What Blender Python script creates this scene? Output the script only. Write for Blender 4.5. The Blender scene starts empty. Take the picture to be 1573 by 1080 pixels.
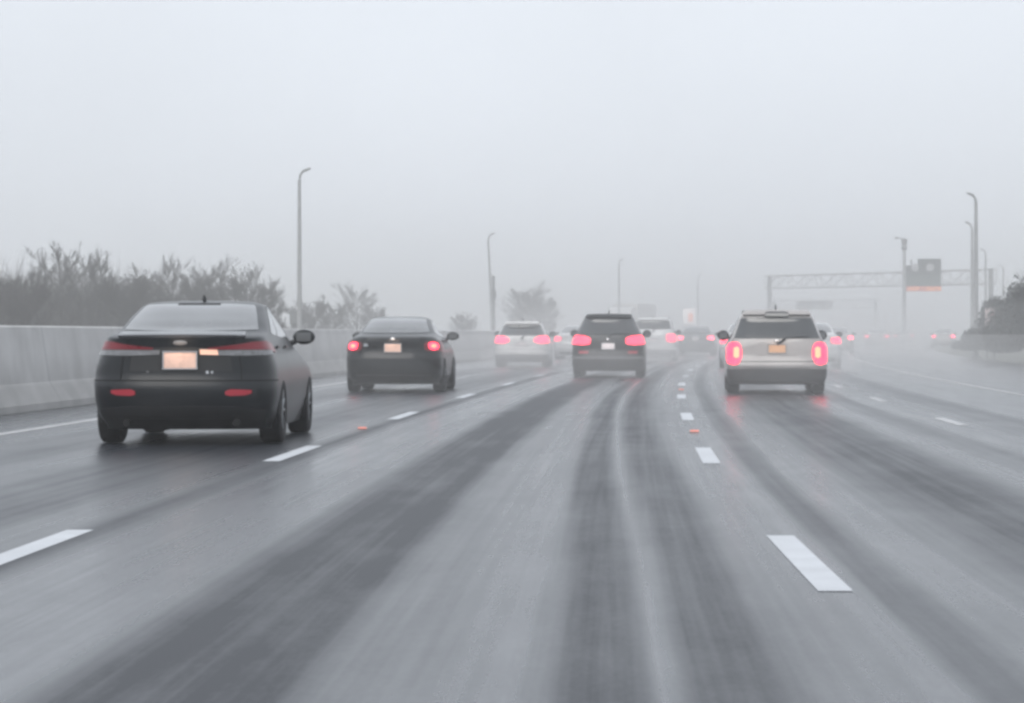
import bpy, bmesh, math, random
import numpy as np
from mathutils import Vector, Matrix
random.seed(7)
R = math.radians
C = bpy.context.scene.collection
sc = bpy.context.scene

# ------------------------------------------------------------------ camera
FPX, HOR, CAMH = 4340.0, 512.0, 1.13            # focal length in photo pixels, horizon row, eye height
cam = bpy.data.cameras.new('camera'); cam_o = bpy.data.objects.new('camera', cam); C.objects.link(cam_o)
cam.sensor_width = 36; cam.sensor_fit = 'HORIZONTAL'; cam.lens = 36 * FPX / 1573
cam.clip_start = 0.2; cam.clip_end = 3000
cam_o.location = (0, 0, CAMH); cam_o.rotation_euler = (R(90) - math.atan((540 - HOR) / FPX), 0, 0)
sc.camera = cam_o

# ------------------------------------------------------------------ sky, sun, exposure
w = bpy.data.worlds.new('World'); sc.world = w; w.use_nodes = True
nt = w.node_tree; nt.nodes.clear()
sky = nt.nodes.new('ShaderNodeTexSky'); sky.sky_type = 'NISHITA'; sky.sun_disc = False
sky.sun_elevation = R(42); sky.sun_rotation = R(200); sky.air_density = 1.0; sky.dust_density = 4.0
hsv = nt.nodes.new('ShaderNodeHueSaturation'); hsv.inputs['Saturation'].default_value = 0.22
mix = nt.nodes.new('ShaderNodeMix'); mix.data_type = 'RGBA'; mix.inputs[0].default_value = 0.86
mix.inputs[7].default_value = (9.2, 9.8, 10.65, 1)           # the closed cloud deck
bg = nt.nodes.new('ShaderNodeBackground'); bg.inputs['Strength'].default_value = 0.10
wo = nt.nodes.new('ShaderNodeOutputWorld')
nt.links.new(sky.outputs[0], hsv.inputs['Color']); nt.links.new(hsv.outputs[0], mix.inputs[6])
tcw = nt.nodes.new('ShaderNodeTexCoord'); cn = nt.nodes.new('ShaderNodeTexNoise'); cn.inputs['Scale'].default_value = 5.0; cn.inputs['Detail'].default_value = 5
cmr = nt.nodes.new('ShaderNodeMapRange'); cmr.inputs['From Min'].default_value = .3; cmr.inputs['From Max'].default_value = .7; cmr.inputs['To Min'].default_value = .955; cmr.inputs['To Max'].default_value = 1.045
cmx = nt.nodes.new('ShaderNodeMix'); cmx.data_type = 'RGBA'; cmx.blend_type = 'MULTIPLY'; cmx.inputs[0].default_value = 1
nt.links.new(tcw.outputs['Generated'], cn.inputs['Vector']); nt.links.new(cn.outputs['Fac'], cmr.inputs['Value'])
nt.links.new(mix.outputs[2], cmx.inputs[6]); nt.links.new(cmr.outputs[0], cmx.inputs[7]); nt.links.new(cmx.outputs[2], bg.inputs[0]); nt.links.new(bg.outputs[0], wo.inputs[0])
sun = bpy.data.lights.new('sun', 'SUN'); sun.energy = 1.5; sun.angle = R(45); sun.color = (1, .97, .93)
so = bpy.data.objects.new('sun', sun); C.objects.link(so); so.rotation_euler = (R(48), 0, R(-20))
sc.view_settings.view_transform = 'Standard'; sc.view_settings.look = 'None'
sc.view_settings.exposure = 0.05; sc.view_settings.gamma = 1.0; sc.view_settings.use_curve_mapping = False
sc.render.engine = 'CYCLES'
sc.cycles.use_denoising = True
sc.cycles.volume_bounces = 6; sc.cycles.max_bounces = 8; sc.cycles.glossy_bounces = 3; sc.cycles.diffuse_bounces = 3
sc.cycles.filter_width = 3.0                     # the photograph is soft
sc.cycles.caustics_reflective = False; sc.cycles.caustics_refractive = False

# ------------------------------------------------------------------ helpers
def tag(o, label=None, cat=None, group=None, kind=None):
    if label: o['label'] = label
    if cat: o['category'] = cat
    if group: o['group'] = group
    if kind: o['kind'] = kind
    return o
def empty(name, loc, rz=0.0):
    o = bpy.data.objects.new(name, None); C.objects.link(o); o.location = loc; o.rotation_euler = (0, 0, rz)
    o.empty_display_size = .2
    return o
def xc(Y):
    """centre of our lane at distance Y: the road bends right"""
    if Y < 330: return -.985 + .028 * Y + .00029 * Y * Y
    return -.985 + .028 * 330 + .00029 * 330 ** 2 + (.028 + .00058 * 330) * (Y - 330)
def slope(Y): return .028 + .00058 * min(Y, 330)
def px(x, Y): return (x - 786.5) / FPX * Y
def pz(y, Y): return CAMH + (HOR - y) / FPX * Y
def n_(nt, t, **kw):
    n = nt.nodes.new(t)
    for k, v in kw.items(): setattr(n, k, v)
    return n
def mat(name, col, rough=.5, spec=.5, metal=0., coat=0., var=.12, scale=3., emit=None, estr=0., bump=0., bscale=40., rvar=.1):
    m = bpy.data.materials.new(name); m.use_nodes = True; t = m.node_tree
    b = t.nodes['Principled BSDF']
    tc = n_(t, 'ShaderNodeTexCoord'); no = n_(t, 'ShaderNodeTexNoise'); no.inputs['Scale'].default_value = scale
    no.inputs['Detail'].default_value = 6; no.inputs['Roughness'].default_value = .6
    t.links.new(tc.outputs['Object'], no.inputs['Vector'])
    rp = n_(t, 'ShaderNodeValToRGB'); rp.color_ramp.elements[0].position = .3; rp.color_ramp.elements[1].position = .7
    c0 = [max(0, c * (1 - var)) for c in col[:3]] + [1]; c1 = [min(1, c * (1 + var)) for c in col[:3]] + [1]
    rp.color_ramp.elements[0].color = c0; rp.color_ramp.elements[1].color = c1
    t.links.new(no.outputs['Fac'], rp.inputs['Fac']); t.links.new(rp.outputs['Color'], b.inputs['Base Color'])
    mr = n_(t, 'ShaderNodeMapRange'); mr.inputs['To Min'].default_value = max(0.02, rough - rvar * rough); mr.inputs['To Max'].default_value = min(1, rough + rvar)
    t.links.new(no.outputs['Fac'], mr.inputs['Value']); t.links.new(mr.outputs[0], b.inputs['Roughness'])
    b.inputs['Specular IOR Level'].default_value = spec; b.inputs['Metallic'].default_value = metal
    b.inputs['Coat Weight'].default_value = coat; b.inputs['Coat Roughness'].default_value = .08
    if emit:
        b.inputs['Emission Color'].default_value = (*emit, 1); b.inputs['Emission Strength'].default_value = estr
    if bump:
        n2 = n_(t, 'ShaderNodeTexNoise'); n2.inputs['Scale'].default_value = bscale; n2.inputs['Detail'].default_value = 4
        t.links.new(tc.outputs['Object'], n2.inputs['Vector'])
        bp = n_(t, 'ShaderNodeBump'); bp.inputs['Strength'].default_value = bump; bp.inputs['Distance'].default_value = .02
        t.links.new(n2.outputs['Fac'], bp.inputs['Height']); t.links.new(bp.outputs[0], b.inputs['Normal'])
    return m

class MB:
    """collects shapes into one mesh"""
    def __init__(s): s.bm = bmesh.new()
    def quadgrid(s, P, closeu=False, flip=False):
        vs = [[s.bm.verts.new(p) for p in row] for row in P]
        for i in range(len(vs) - 1):
            n = len(vs[i])
            for j in range(n if closeu else n - 1):
                a, b, c, d = vs[i][j], vs[i][(j + 1) % n], vs[i + 1][(j + 1) % n], vs[i + 1][j]
                try: s.bm.faces.new((a, d, c, b) if flip else (a, b, c, d))
                except ValueError: pass
        return vs
    def box(s, c, d, rot=None, bev=0.0):
        r = bmesh.ops.create_cube(s.bm, size=1.0); vs = r['verts']
        M = Matrix.Translation(c) @ (rot if rot else Matrix.Identity(4)) @ Matrix.Diagonal((d[0], d[1], d[2], 1))
        bmesh.ops.transform(s.bm, matrix=M, verts=vs)
        if bev > 0:
            es = list({e for v in vs for e in v.link_edges})
            bmesh.ops.bevel(s.bm, geom=es, offset=bev, segments=2, affect='EDGES', clamp_overlap=True)
        return s
    def tube(s, pts, rad, n=8, cap=True):
        pts = [Vector(p) for p in pts]; rings = []
        if not isinstance(rad, (list, tuple)): rad = [rad] * len(pts)
        for i, p in enumerate(pts):
            d = (pts[min(i + 1, len(pts) - 1)] - pts[max(i - 1, 0)]).normalized()
            u = d.cross(Vector((0, 0, 1))) if abs(d.z) < .95 else d.cross(Vector((1, 0, 0)))
            u.normalize(); v = d.cross(u)
            rings.append([p + (u * math.cos(2 * math.pi * k / n) + v * math.sin(2 * math.pi * k / n)) * rad[i] for k in range(n)])
        vs = s.quadgrid(rings, closeu=True)
        if cap:
            s.bm.faces.new(vs[0][::-1]); s.bm.faces.new(vs[-1])
        return s
    def ell(s, c, d, rot=None, u=16, v=10):
        r = bmesh.ops.create_uvsphere(s.bm, u_segments=u, v_segments=v, radius=.5)
        M = Matrix.Translation(c) @ (rot if rot else Matrix.Identity(4)) @ Matrix.Diagonal((d[0], d[1], d[2], 1))
        bmesh.ops.transform(s.bm, matrix=M, verts=r['verts']); return s
    def lathe_x(s, c, prof, n=28):
        """profile of (x, r) spun round the x axis through c"""
        rings = [[Vector(c) + Vector((x, r * math.cos(2 * math.pi * k / n), r * math.sin(2 * math.pi * k / n))) for k in range(n)] for x, r in prof]
        s.quadgrid(rings, closeu=True); return s
    def build(s, name, m, parent=None, smooth=True, ang=35):
        bmesh.ops.recalc_face_normals(s.bm, faces=s.bm.faces)
        me = bpy.data.meshes.new(name); s.bm.to_mesh(me); s.bm.free()
        for k in (m if isinstance(m, (list, tuple)) else [m]): me.materials.append(k)
        if smooth:
            me.polygons.foreach_set('use_smooth', [True] * len(me.polygons))
            try: me.set_sharp_from_angle(angle=R(ang))
            except Exception: pass
        o = bpy.data.objects.new(name, me); C.objects.link(o); o.parent = parent
        return o

def strip(name, us, zs, Y0, Y1, dY, m, z_off=0.0, kind='structure', thick=None):
    """a sheet that follows the road: us = lateral offsets, zs = heights; UV = (offset, distance)"""
    Ys = np.arange(Y0, Y1 + dY * .5, dY)
    V = []; F = []; UV = []
    for Y in Ys:
        for u, z in zip(us, zs):
            V.append((xc(Y) + u, Y, z + z_off)); UV.append((u, Y))
    n = len(us)
    for i in range(len(Ys) - 1):
        for j in range(n - 1):
            a = i * n + j; F.append((a, a + 1, a + n + 1, a + n))
    me = bpy.data.meshes.new(name); me.from_pydata(V, [], F); me.materials.append(m)
    uvl = me.uv_layers.new(name='road')
    for li, l in enumerate(me.loops): uvl.data[li].uv = UV[l.vertex_index]
    o = bpy.data.objects.new(name, me); C.objects.link(o)
    if kind: o['kind'] = kind
    return o

# ------------------------------------------------------------------ wet asphalt
def asphalt():
    m = bpy.data.materials.new('wet_asphalt'); m.use_nodes = True; t = m.node_tree; b = t.nodes['Principled BSDF']
    uv = n_(t, 'ShaderNodeUVMap', uv_map='road')
    # slow sideways wander of the wheel tracks
    mp0 = n_(t, 'ShaderNodeMapping'); mp0.inputs['Scale'].default_value = (.35, .035, 1)
    wn = n_(t, 'ShaderNodeTexNoise'); wn.inputs['Scale'].default_value = 1.0; wn.inputs['Detail'].default_value = 2
    t.links.new(uv.outputs[0], mp0.inputs['Vector']); t.links.new(mp0.outputs[0], wn.inputs['Vector'])
    sx = n_(t, 'ShaderNodeSeparateXYZ'); t.links.new(uv.outputs[0], sx.inputs[0])
    wm = n_(t, 'ShaderNodeMath', operation='MULTIPLY_ADD'); wm.inputs[1].default_value = .3; wm.inputs[2].default_value = -.15
    t.links.new(wn.outputs['Fac'], wm.inputs[0])
    ad = n_(t, 'ShaderNodeMath', operation='ADD'); t.links.new(sx.outputs['X'], ad.inputs[0]); t.links.new(wm.outputs[0], ad.inputs[1])
    # the inner wheel track of the middle lane drifts towards the lane centre with distance
    def mth(op, a, b_, cl=False):
        k = n_(t, 'ShaderNodeMath', operation=op); k.use_clamp = cl
        for i, q in enumerate((a, b_)):
            if q is None: continue
            if isinstance(q, (int, float)): k.inputs[i].default_value = q
            else: t.links.new(q, k.inputs[i])
        return k.outputs[0]
    d1 = mth('DIVIDE', mth('ABSOLUTE', mth('SUBTRACT', ad.outputs[0], .95), None), .9)
    tri = mth('SUBTRACT', 1.0, d1, True); tri = mth('MULTIPLY', tri, mth('SUBTRACT', 2.0, tri))
    far_ = mth('DIVIDE', mth('SUBTRACT', sx.outputs['Y'], 14.0), 40.0, True)
    sh = mth('ADD', ad.outputs[0], mth('MULTIPLY', mth('MULTIPLY', tri, far_), .38))
    mr = n_(t, 'ShaderNodeMapRange'); mr.inputs['From Min'].default_value = -8.2; mr.inputs['From Max'].default_value = 8.8
    t.links.new(sh, mr.inputs['Value'])
    cr = n_(t, 'ShaderNodeValToRGB'); e = cr.color_ramp
    e.interpolation = 'EASE'
    stops = [(-8.0, .75), (-5.4, .8), (-4.9, .45), (-4.3, .45), (-3.8, .75), (-3.3, .35), (-2.7, .3), (-2.12, .7), (-1.9, .05), (-1.62, .85), (-.95, .8),
             (-.62, .0), (-.15, .0), (.14, .62), (.72, .75), (.88, .12), (1.06, .08), (1.17, .8), (1.28, .12), (1.5, .16), (1.7, .7), (2.06, .78),
             (2.2, .28), (2.3, .3), (2.45, .78), (3.3, .12), (3.7, .2), (4.15, .8), (4.68, .4), (4.9, .85), (6.15, .5), (6.45, .92)]
    e.elements[0].position = (stops[0][0] + 8.2) / 17; e.elements[0].color = [stops[0][1]] * 3 + [1]
    e.elements[1].position = (stops[-1][0] + 8.2) / 17; e.elements[1].color = [stops[-1][1]] * 3 + [1]
    for p, v in stops[1:-1]:
        k = e.elements.new((p + 8.2) / 17); k.color = (v, v, v, 1)
    t.links.new(mr.outputs[0], cr.inputs['Fac'])
    def streak(su, sv, det=4, rough=.6):
        mp = n_(t, 'ShaderNodeMapping'); mp.inputs['Scale'].default_value = (su, sv, 1)
        no = n_(t, 'ShaderNodeTexNoise'); no.inputs['Scale'].default_value = 1; no.inputs['Detail'].default_value = det; no.inputs['Roughness'].default_value = rough
        t.links.new(uv.outputs[0], mp.inputs['Vector']); t.links.new(mp.outputs[0], no.inputs['Vector']); return no.outputs['Fac']
    def madd(a, b_, k):   # a + (b_-.5)*k
        m1 = n_(t, 'ShaderNodeMath', operation='MULTIPLY_ADD'); m1.inputs[1].default_value = k; m1.inputs[2].default_value = -.5 * k
        t.links.new(b_, m1.inputs[0]); m2 = n_(t, 'ShaderNodeMath', operation='ADD'); t.links.new(a, m2.inputs[0]); t.links.new(m1.outputs[0], m2.inputs[1])
        return m2.outputs[0]
    v = cr.outputs['Color']
    v = madd(v, streak(2.6, .03, 4, .7), .75)
    v = madd(v, streak(10, .07, 4), .55)
    v = madd(v, streak(1.3, .32, 5, .7), .6)
    v = madd(v, streak(38, 9, 3), .16)
    cl = n_(t, 'ShaderNodeClamp'); t.links.new(v, cl.inputs['Value']); f = cl.outputs[0]
    def rng(a, b_):
        r = n_(t, 'ShaderNodeMapRange'); r.inputs['To Min'].default_value = a; r.inputs['To Max'].default_value = b_
        t.links.new(f, r.inputs['Value']); return r.outputs[0]
    mc = n_(t, 'ShaderNodeMix', data_type='RGBA'); t.links.new(f, mc.inputs[0])
    mc.inputs[6].default_value = (.018, .021, .028, 1); mc.inputs[7].default_value = (.026, .032, .042, 1)
    t.links.new(mc.outputs[2], b.inputs['Base Color'])
    t.links.new(rng(.42, .22), b.inputs['Roughness']); t.links.new(rng(.12, .98), b.inputs['Specular IOR Level'])
    gn = n_(t, 'ShaderNodeTexNoise'); gn.inputs['Scale'].default_value = 55; gn.inputs['Detail'].default_value = 3
    t.links.new(uv.outputs[0], gn.inputs['Vector'])
    bp = n_(t, 'ShaderNodeBump'); bp.inputs['Strength'].default_value = .06; bp.inputs['Distance'].default_value = .008
    t.links.new(gn.outputs['Fac'], bp.inputs['Height']); t.links.new(bp.outputs[0], b.inputs['Normal'])
    return m
M_asph = asphalt()
M_ground = mat('verge_ground', (.085, .088, .07), .9, var=.4, scale=.4, bump=.4, bscale=3)
M_mound = mat('bank_soil', (.035, .032, .031), .9, var=.4, scale=.8, bump=.6, bscale=4)

def paint():
    m = mat('road_paint', (.55, .57, .60), .45, .4, var=.10, scale=3, rvar=.2)
    return m
M_paint = paint()
M_paint_worn = mat('worn_road_paint', (.46, .46, .47), .4, .4, var=.3, scale=3)

bm = bmesh.new()
for p in ((-900, -60, 0), (900, -60, 0), (900, 900, 0), (-900, 900, 0)): bm.verts.new(p)
bm.faces.new(bm.verts); me = bpy.data.meshes.new('ground'); bm.to_mesh(me); bm.free(); me.materials.append(M_ground)
g = bpy.data.objects.new('ground', me); C.objects.link(g); g.location.z = -.06; g['kind'] = 'structure'
strip('road', list(np.linspace(-8.3, 13.6, 12)), [0] * 12, -12, 700, 4, M_asph)
strip('opposite_road', [-27, -15.2], [0, 0], -12, 700, 6, M_asph)

def dashes(name, u, starts, length, wdt, m):
    mb = MB()
    for y0 in starts:
        P = []
        for k in range(5):
            Y = y0 + length * k / 4
            e = .13 * max(0, (24 - Y) / 10) if 1.5 < u < 2 else 0
            P.append([(xc(Y) + u + e - wdt / 2, Y, .003), (xc(Y) + u + e + wdt / 2, Y, .003)])
        mb.quadgrid(P)
    o = mb.build(name, m, smooth=False); o['kind'] = 'structure'
dashes('lane_marking', -2.02, [12.75 + 12.15 * k for k in range(-1, 22)], 3.45, .155, M_paint)
dashes('lane_marking', 1.86, [12.35 + 12.15 * k for k in range(-1, 22)], 3.4, .155, M_paint)
dashes('lane_marking', 5.2, [10.3 + 12.15 * k for k in range(0, 18)], 3.1, .14, M_paint_worn)
strip('edge_line', [-5.98, -5.83], [0, 0], -8, 320, 4, M_paint_worn, .003)
strip('edge_line', [8.05, 8.2], [0, 0], -8, 320, 4, mat('thin_edge_paint', (.38, .38, .385), .4, .4, var=.35, scale=1.2), .003)

# raised soil bank on the right
def bank():
    mb = MB(); P = []
    rnd = random.Random(3)
    for Y in np.arange(88, 152, 2.0):
        t = max(0, min(1, (151 - Y) / 14)); j = rnd.uniform(-.12, .12)
        P.append([(xc(Y) + 13.3 + (1 - t) * .8, Y, -.02), (xc(Y) + 13.9, Y, (.42 + j) * t), (xc(Y) + 15.2, Y, (.85 + j) * t), (xc(Y) + 18, Y, (1.0 + j) * t), (xc(Y) + 26, Y, 1.1 * t), (xc(Y) + 27, Y, -.05)])
    o = mb.build('bank', M_mound); o['kind'] = 'structure'
bank()

# ------------------------------------------------------------------ concrete barrier
def barrier():
    m = mat('barrier_concrete', (.58, .575, .57), .75, .3, var=.1, scale=.9, bump=.15, bscale=20)
    t = m.node_tree; b = t.nodes['Principled BSDF']
    old = b.inputs['Base Color'].links[0].from_socket
    uv = n_(t, 'ShaderNodeUVMap', uv_map='road'); s = n_(t, 'ShaderNodeSeparateXYZ'); t.links.new(uv.outputs[0], s.inputs[0])
    md = n_(t, 'ShaderNodeMath', operation='MODULO'); md.inputs[1].default_value = 6.1; t.links.new(s.outputs['Y'], md.inputs[0])
    lt = n_(t, 'ShaderNodeMath', operation='LESS_THAN'); lt.inputs[1].default_value = .09; t.links.new(md.outputs[0], lt.inputs[0])
    mp = n_(t, 'ShaderNodeMapping'); mp.inputs['Scale'].default_value = (1, .5, .35); tc = n_(t, 'ShaderNodeTexCoord')
    no = n_(t, 'ShaderNodeTexNoise'); no.inputs['Scale'].default_value = 2.6; no.inputs['Detail'].default_value = 5
    t.links.new(tc.outputs['Object'], mp.inputs[0]); t.links.new(mp.outputs[0], no.inputs['Vector'])
    rp = n_(t, 'ShaderNodeValToRGB'); rp.color_ramp.elements[0].position = .35; rp.color_ramp.elements[1].position = .62
    rp.color_ramp.elements[0].color = (.86, .86, .86, 1); rp.color_ramp.elements[1].color = (1.03, 1.03, 1.03, 1); t.links.new(no.outputs['Fac'], rp.inputs[0])
    m1 = n_(t, 'ShaderNodeMix', data_type='RGBA', blend_type='MULTIPLY'); m1.inputs[0].default_value = 1
    t.links.new(old, m1.inputs[6]); t.links.new(rp.outputs[0], m1.inputs[7])
    m2 = n_(t, 'ShaderNodeMix', data_type='RGBA'); t.links.new(lt.outputs[0], m2.inputs[0]); t.links.new(m1.outputs[2], m2.inputs[6]); m2.inputs[7].default_value = (.47, .47, .47, 1)
    gr = n_(t, 'ShaderNodeMapRange'); gr.inputs['From Min'].default_value = -7.80; gr.inputs['From Max'].default_value = -7.70; gr.inputs['To Min'].default_value = 1; gr.inputs['To Max'].default_value = .66
    t.links.new(s.outputs['X'], gr.inputs['Value'])          # base colour darkens towards the toe
    m3 = n_(t, 'ShaderNodeMix', data_type='RGBA', blend_type='MULTIPLY'); m3.inputs[0].default_value = 1
    t.links.new(m2.outputs[2], m3.inputs[6]); t.links.new(gr.outputs[0], m3.inputs[7]); m2 = m3
    t.links.new(m2.outputs[2], b.inputs['Base Color'])
    prof = [(-7.55, 0), (-7.56, .1), (-7.74, .4), (-7.86, 1.215), (-7.885, 1.24), (-8.015, 1.24), (-8.04, 1.215), (-8.16, .4), (-8.34, .1), (-8.35, -.05)]
    o = strip('concrete_barrier', [p[0] for p in prof], [p[1] for p in prof], -12, 330, 3.05, m, .004, kind=None)
    tag(o, 'long grey concrete median barrier running beside the leftmost lane behind the black sedans', 'barrier')
barrier()

# ------------------------------------------------------------------ vehicles
M_tyre = mat('tyre_rubber', (.022, .022, .024), .75, .3, var=.25, scale=9)
M_black = mat('black_trim', (.02, .021, .023), .5, .4, var=.2)
M_under = mat('underbody', (.015, .015, .016), .8, .2)
M_rim = mat('alloy_rim', (.30, .31, .32), .35, .5, metal=.8)
def glassmat(name, c, rough=.16): return mat(name, c, rough, .9, var=.25, scale=2.2, coat=.7)
M_glass = glassmat('wet_rear_glass', (.12, .125, .13))
M_glass_dk = glassmat('tinted_glass', (.03, .033, .036))
M_glass_sd = glassmat('side_glass', (.10, .105, .11), .1)
M_chrome = mat('chrome', (.55, .56, .58), .2, .5, metal=.9)
M_lens_off = mat('red_lens', (.15, .010, .018), .25, .4, coat=.2, emit=(1, .08, .14), estr=.035)  # unlit lens; a faint red glow is added to its colour
M_lens_clear = mat('clear_lens', (.17, .175, .185), .25, .5, coat=.3, var=.4, scale=12)
M_lens_warm = mat('warm_lens', (.8, .55, .42), .3, .5, emit=(1, .52, .36), estr=.45)
M_refl = mat('red_reflector', (.30, .015, .03), .3, .5, emit=(1, .08, .13), estr=.07)  # no lamp: its reflected brightness is put in as weak emission
M_tail = mat('lit_tail_lens', (.5, .02, .06), .3, .5, emit=(1, .045, .095), estr=2.9)
M_tail_far = mat('lit_tail_lens_far', (.5, .02, .06), .3, .5, emit=(1, .06, .13), estr=3.4)
M_tail_vfar = mat('lit_tail_lens_mist', (.5, .02, .06), .3, .5, emit=(1, .06, .13), estr=8)
M_tail_warm = mat('lit_tail_bulb', (.8, .3, .2), .3, .5, emit=(1, .42, .22), estr=1.25)
M_plate = mat('plate_face', (.80, .56, .47), .4, .4, var=.16, scale=16)
M_plate_w = mat('plate_face_white', (.8, .74, .74), .4, .4, var=.06, scale=30)
M_plate_o = mat('plate_face_amber', (.8, .5, .33), .4, .4, var=.06, scale=30)

class Body:
    def __init__(s, L, W, yr, yf, zl, n=3.2, D=.5, Df=.7):
        s.L, s.Wt, s.yrt, s.yft, s.zl, s.n, s.D0, s.Df0 = L, W, yr, yf, zl, n, D, Df
    def _i(s, t, z): return float(np.interp(z, [p[0] for p in t], [p[1] for p in t]))
    def W(s, z): return s._i(s.Wt, z)
    def ends(s, z):
        a = -s.L / 2 + s._i(s.yrt, z); b = s.L / 2 - s._i(s.yft, z)
        D = min(s.D0, .42 * (b - a)); Df = min(s.Df0, .42 * (b - a))
        return a, b, D, Df
    def P(s, z, a):
        W = s.W(z); y0, y1, D, Df = s.ends(z); sg = 1 if a >= 0 else -1; a = abs(a)
        if a <= 1:
            th = a * math.pi / 2
            return Vector((sg * W * math.sin(th) ** (2 / s.n), y0 + D * (1 - max(0, math.cos(th)) ** (2 / s.n)), z))
        if a <= 2:
            return Vector((sg * W, y0 + D + (a - 1) * (y1 - Df - y0 - D), z))
        th = (3 - a) * math.pi / 2
        return Vector((sg * W * max(0, math.sin(th)) ** (2 / s.n), y1 - Df * (1 - max(0, math.cos(th)) ** (2 / s.n)), z))
    def N(s, z, a):
        e = .012
        da = s.P(z, min(3, a + e)) - s.P(z, max(-3, a - e)); dz = s.P(z + e, a) - s.P(z - e, a)
        n = da.cross(dz)
        return n.normalized() if n.length > 1e-9 else Vector((0, -1, 0))
    def S(s, z, a, off): return s.P(z, a) + s.N(z, a) * off
    def ax(s, x, z):
        W = s.W(z); sg = 1 if x >= 0 else -1
        return sg * math.asin(min(1, abs(x) / W) ** (s.n / 2)) / (math.pi / 2)
    def ay(s, y, z, side):
        y0, y1, D, Df = s.ends(z); return side * (1 + (y - y0 - D) / (y1 - Df - y0 - D))
    def shell(s, name, m, parent, wheels, rw):
        NA = [k / 14 for k in range(0, 14)] + [1 + k / 12 for k in range(0, 12)] + [2 + k / 12 for k in range(0, 12)]
        aa = [a for a in NA] + [3.0] + [-a for a in NA[::-1]][:-1]
        mb = MB(); rings = [[s.P(z, a) for a in aa] for z in s.zl]
        vs = mb.quadgrid(rings, closeu=True)
        mb.bm.faces.new(vs[0][::-1]); mb.bm.faces.new(vs[-1])
        o = mb.build(name, [m, M_under], parent, ang=40)
        cut = MB()
        for wy in wheels:
            for sx in (-1, 1):
                n = 32
                rings = [[Vector((x, wy + rw * math.cos(2 * math.pi * k / n), .34 + rw * math.sin(2 * math.pi * k / n))) for k in range(n)] for x in ((.60, 1.2) if sx > 0 else (-1.2, -.60))]
                v = cut.quadgrid(rings, closeu=True); cut.bm.faces.new(v[0][::-1]); cut.bm.faces.new(v[-1])
        co = cut.build('cutter', [M_under], None, smooth=False)
        md = o.modifiers.new('b', 'BOOLEAN'); md.operation = 'DIFFERENCE'; md.solver = 'EXACT'; md.object = co
        try: md.material_mode = 'TRANSFER'
        except Exception: pass
        dg = bpy.context.evaluated_depsgraph_get(); nm = bpy.data.meshes.new_from_object(o.evaluated_get(dg), depsgraph=dg)
        o.modifiers.clear()
        if len(nm.polygons) > 50:
            nm.name = name; o.data = nm
        bpy.data.objects.remove(co)
        try: o.data.set_sharp_from_angle(angle=R(40))
        except Exception: pass
        return o
    def patch(s, name, cols, off, m, parent, nz=6, dens=5, mb=None):
        """panel standing 'off' proud of the body; cols = (a, z low, z high)"""
        fine = []
        for i in range(len(cols) - 1):
            for k in range(dens):
                t = k / dens; fine.append([cols[i][j] * (1 - t) + cols[i + 1][j] * t for j in range(3)])
        fine.append(list(cols[-1]))
        own = mb is None
        if own: mb = MB()
        G = []
        for (a, z0, z1) in fine:
            G.append([s.S(z0 + (z1 - z0) * k / nz, a, off) for k in range(nz + 1)])
        mb.quadgrid(G)
        # skirt back to the body
        b = []
        for i, (a, z0, z1) in enumerate(fine): b.append((z0, a))
        for k in range(1, nz + 1): b.append((fine[-1][1] + (fine[-1][2] - fine[-1][1]) * k / nz, fine[-1][0]))
        for (a, z0, z1) in fine[::-1][1:]: b.append((z1, a))
        for k in range(nz - 1, 0, -1): b.append((fine[0][1] + (fine[0][2] - fine[0][1]) * k / nz, fine[0][0]))
        mb.quadgrid([[s.S(z, a, off) for z, a in b], [s.S(z, a, -.012) for z, a in b]], closeu=True)
        if own: return mb.build(name, m, parent, ang=50)

def wheel(parent, x, y, r=.335, wdt=.225):
    e = empty('wheel', (x, y, r)); e.parent = parent; sg = 1 if x > 0 else -1; h = wdt / 2
    mb = MB(); mb.lathe_x((0, 0, 0), [(-h * .86, r * .62), (-h, r * .72), (-h * .98, r * .9), (-h * .82, r * .985), (-h * .4, r), (0, r), (h * .4, r), (h * .82, r * .985), (h * .98, r * .9), (h, r * .72), (h * .86, r * .62), (-h * .86, r * .62)])
    mb.build('tyre', M_tyre, e)
    mb = MB(); xo = sg * h * .8
    mb.lathe_x((0, 0, 0), [(xo, r * .64), (xo * .94, r * .6), (xo * .2, r * .56), (xo * .1, .02)])
    for k in range(10):
        a = 2 * math.pi * k / 10; c, s_ = math.cos(a), math.sin(a)
        mb.tube([(xo * .8, .03 * c, .03 * s_), (xo * .95, r * .6 * c, r * .6 * s_)], [.03, .02], n=5)
    mb.lathe_x((0, 0, 0), [(xo * 1.0, .001), (xo * .99, .045), (xo * .8, .06)], n=12)
    mb.build('rim', M_rim, e)

def mirror(parent, B, side, z, yy, m, size=(.24, .13, .16), x=None):
    x0 = B.W(z) if x is None else x
    mb = MB()
    mb.ell((side * (x0 + .17), yy, z + .07), (size[0], size[1], size[2]))
    mb.tube([(side * (x0 - .05), yy + .03, z - .02), (side * (x0 + .08), yy, z + .02)], [.035, .03], n=8)
    o = mb.build('mirror', m, parent)
    g_ = MB(); g_.box((side * (x0 + .17), yy - size[1] * .46, z + .07), (size[0] * .66, .012, size[2] * .6), bev=.004)
    g_.build('mirror_glass', M_glass_sd, o)

def plate_lamp(parent, y, z, e, col=(1, .72, .52)):
    l = bpy.data.lights.new('plate_light', 'AREA'); l.energy = e; l.size = .22; l.size_y = .03; l.shape = 'RECTANGLE'; l.color = col
    o = bpy.data.objects.new('plate_light', l); C.objects.link(o); o.parent = parent; o.location = (0, y - .16, z + .17); o.rotation_euler = (R(45), 0, 0)
    return o

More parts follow.
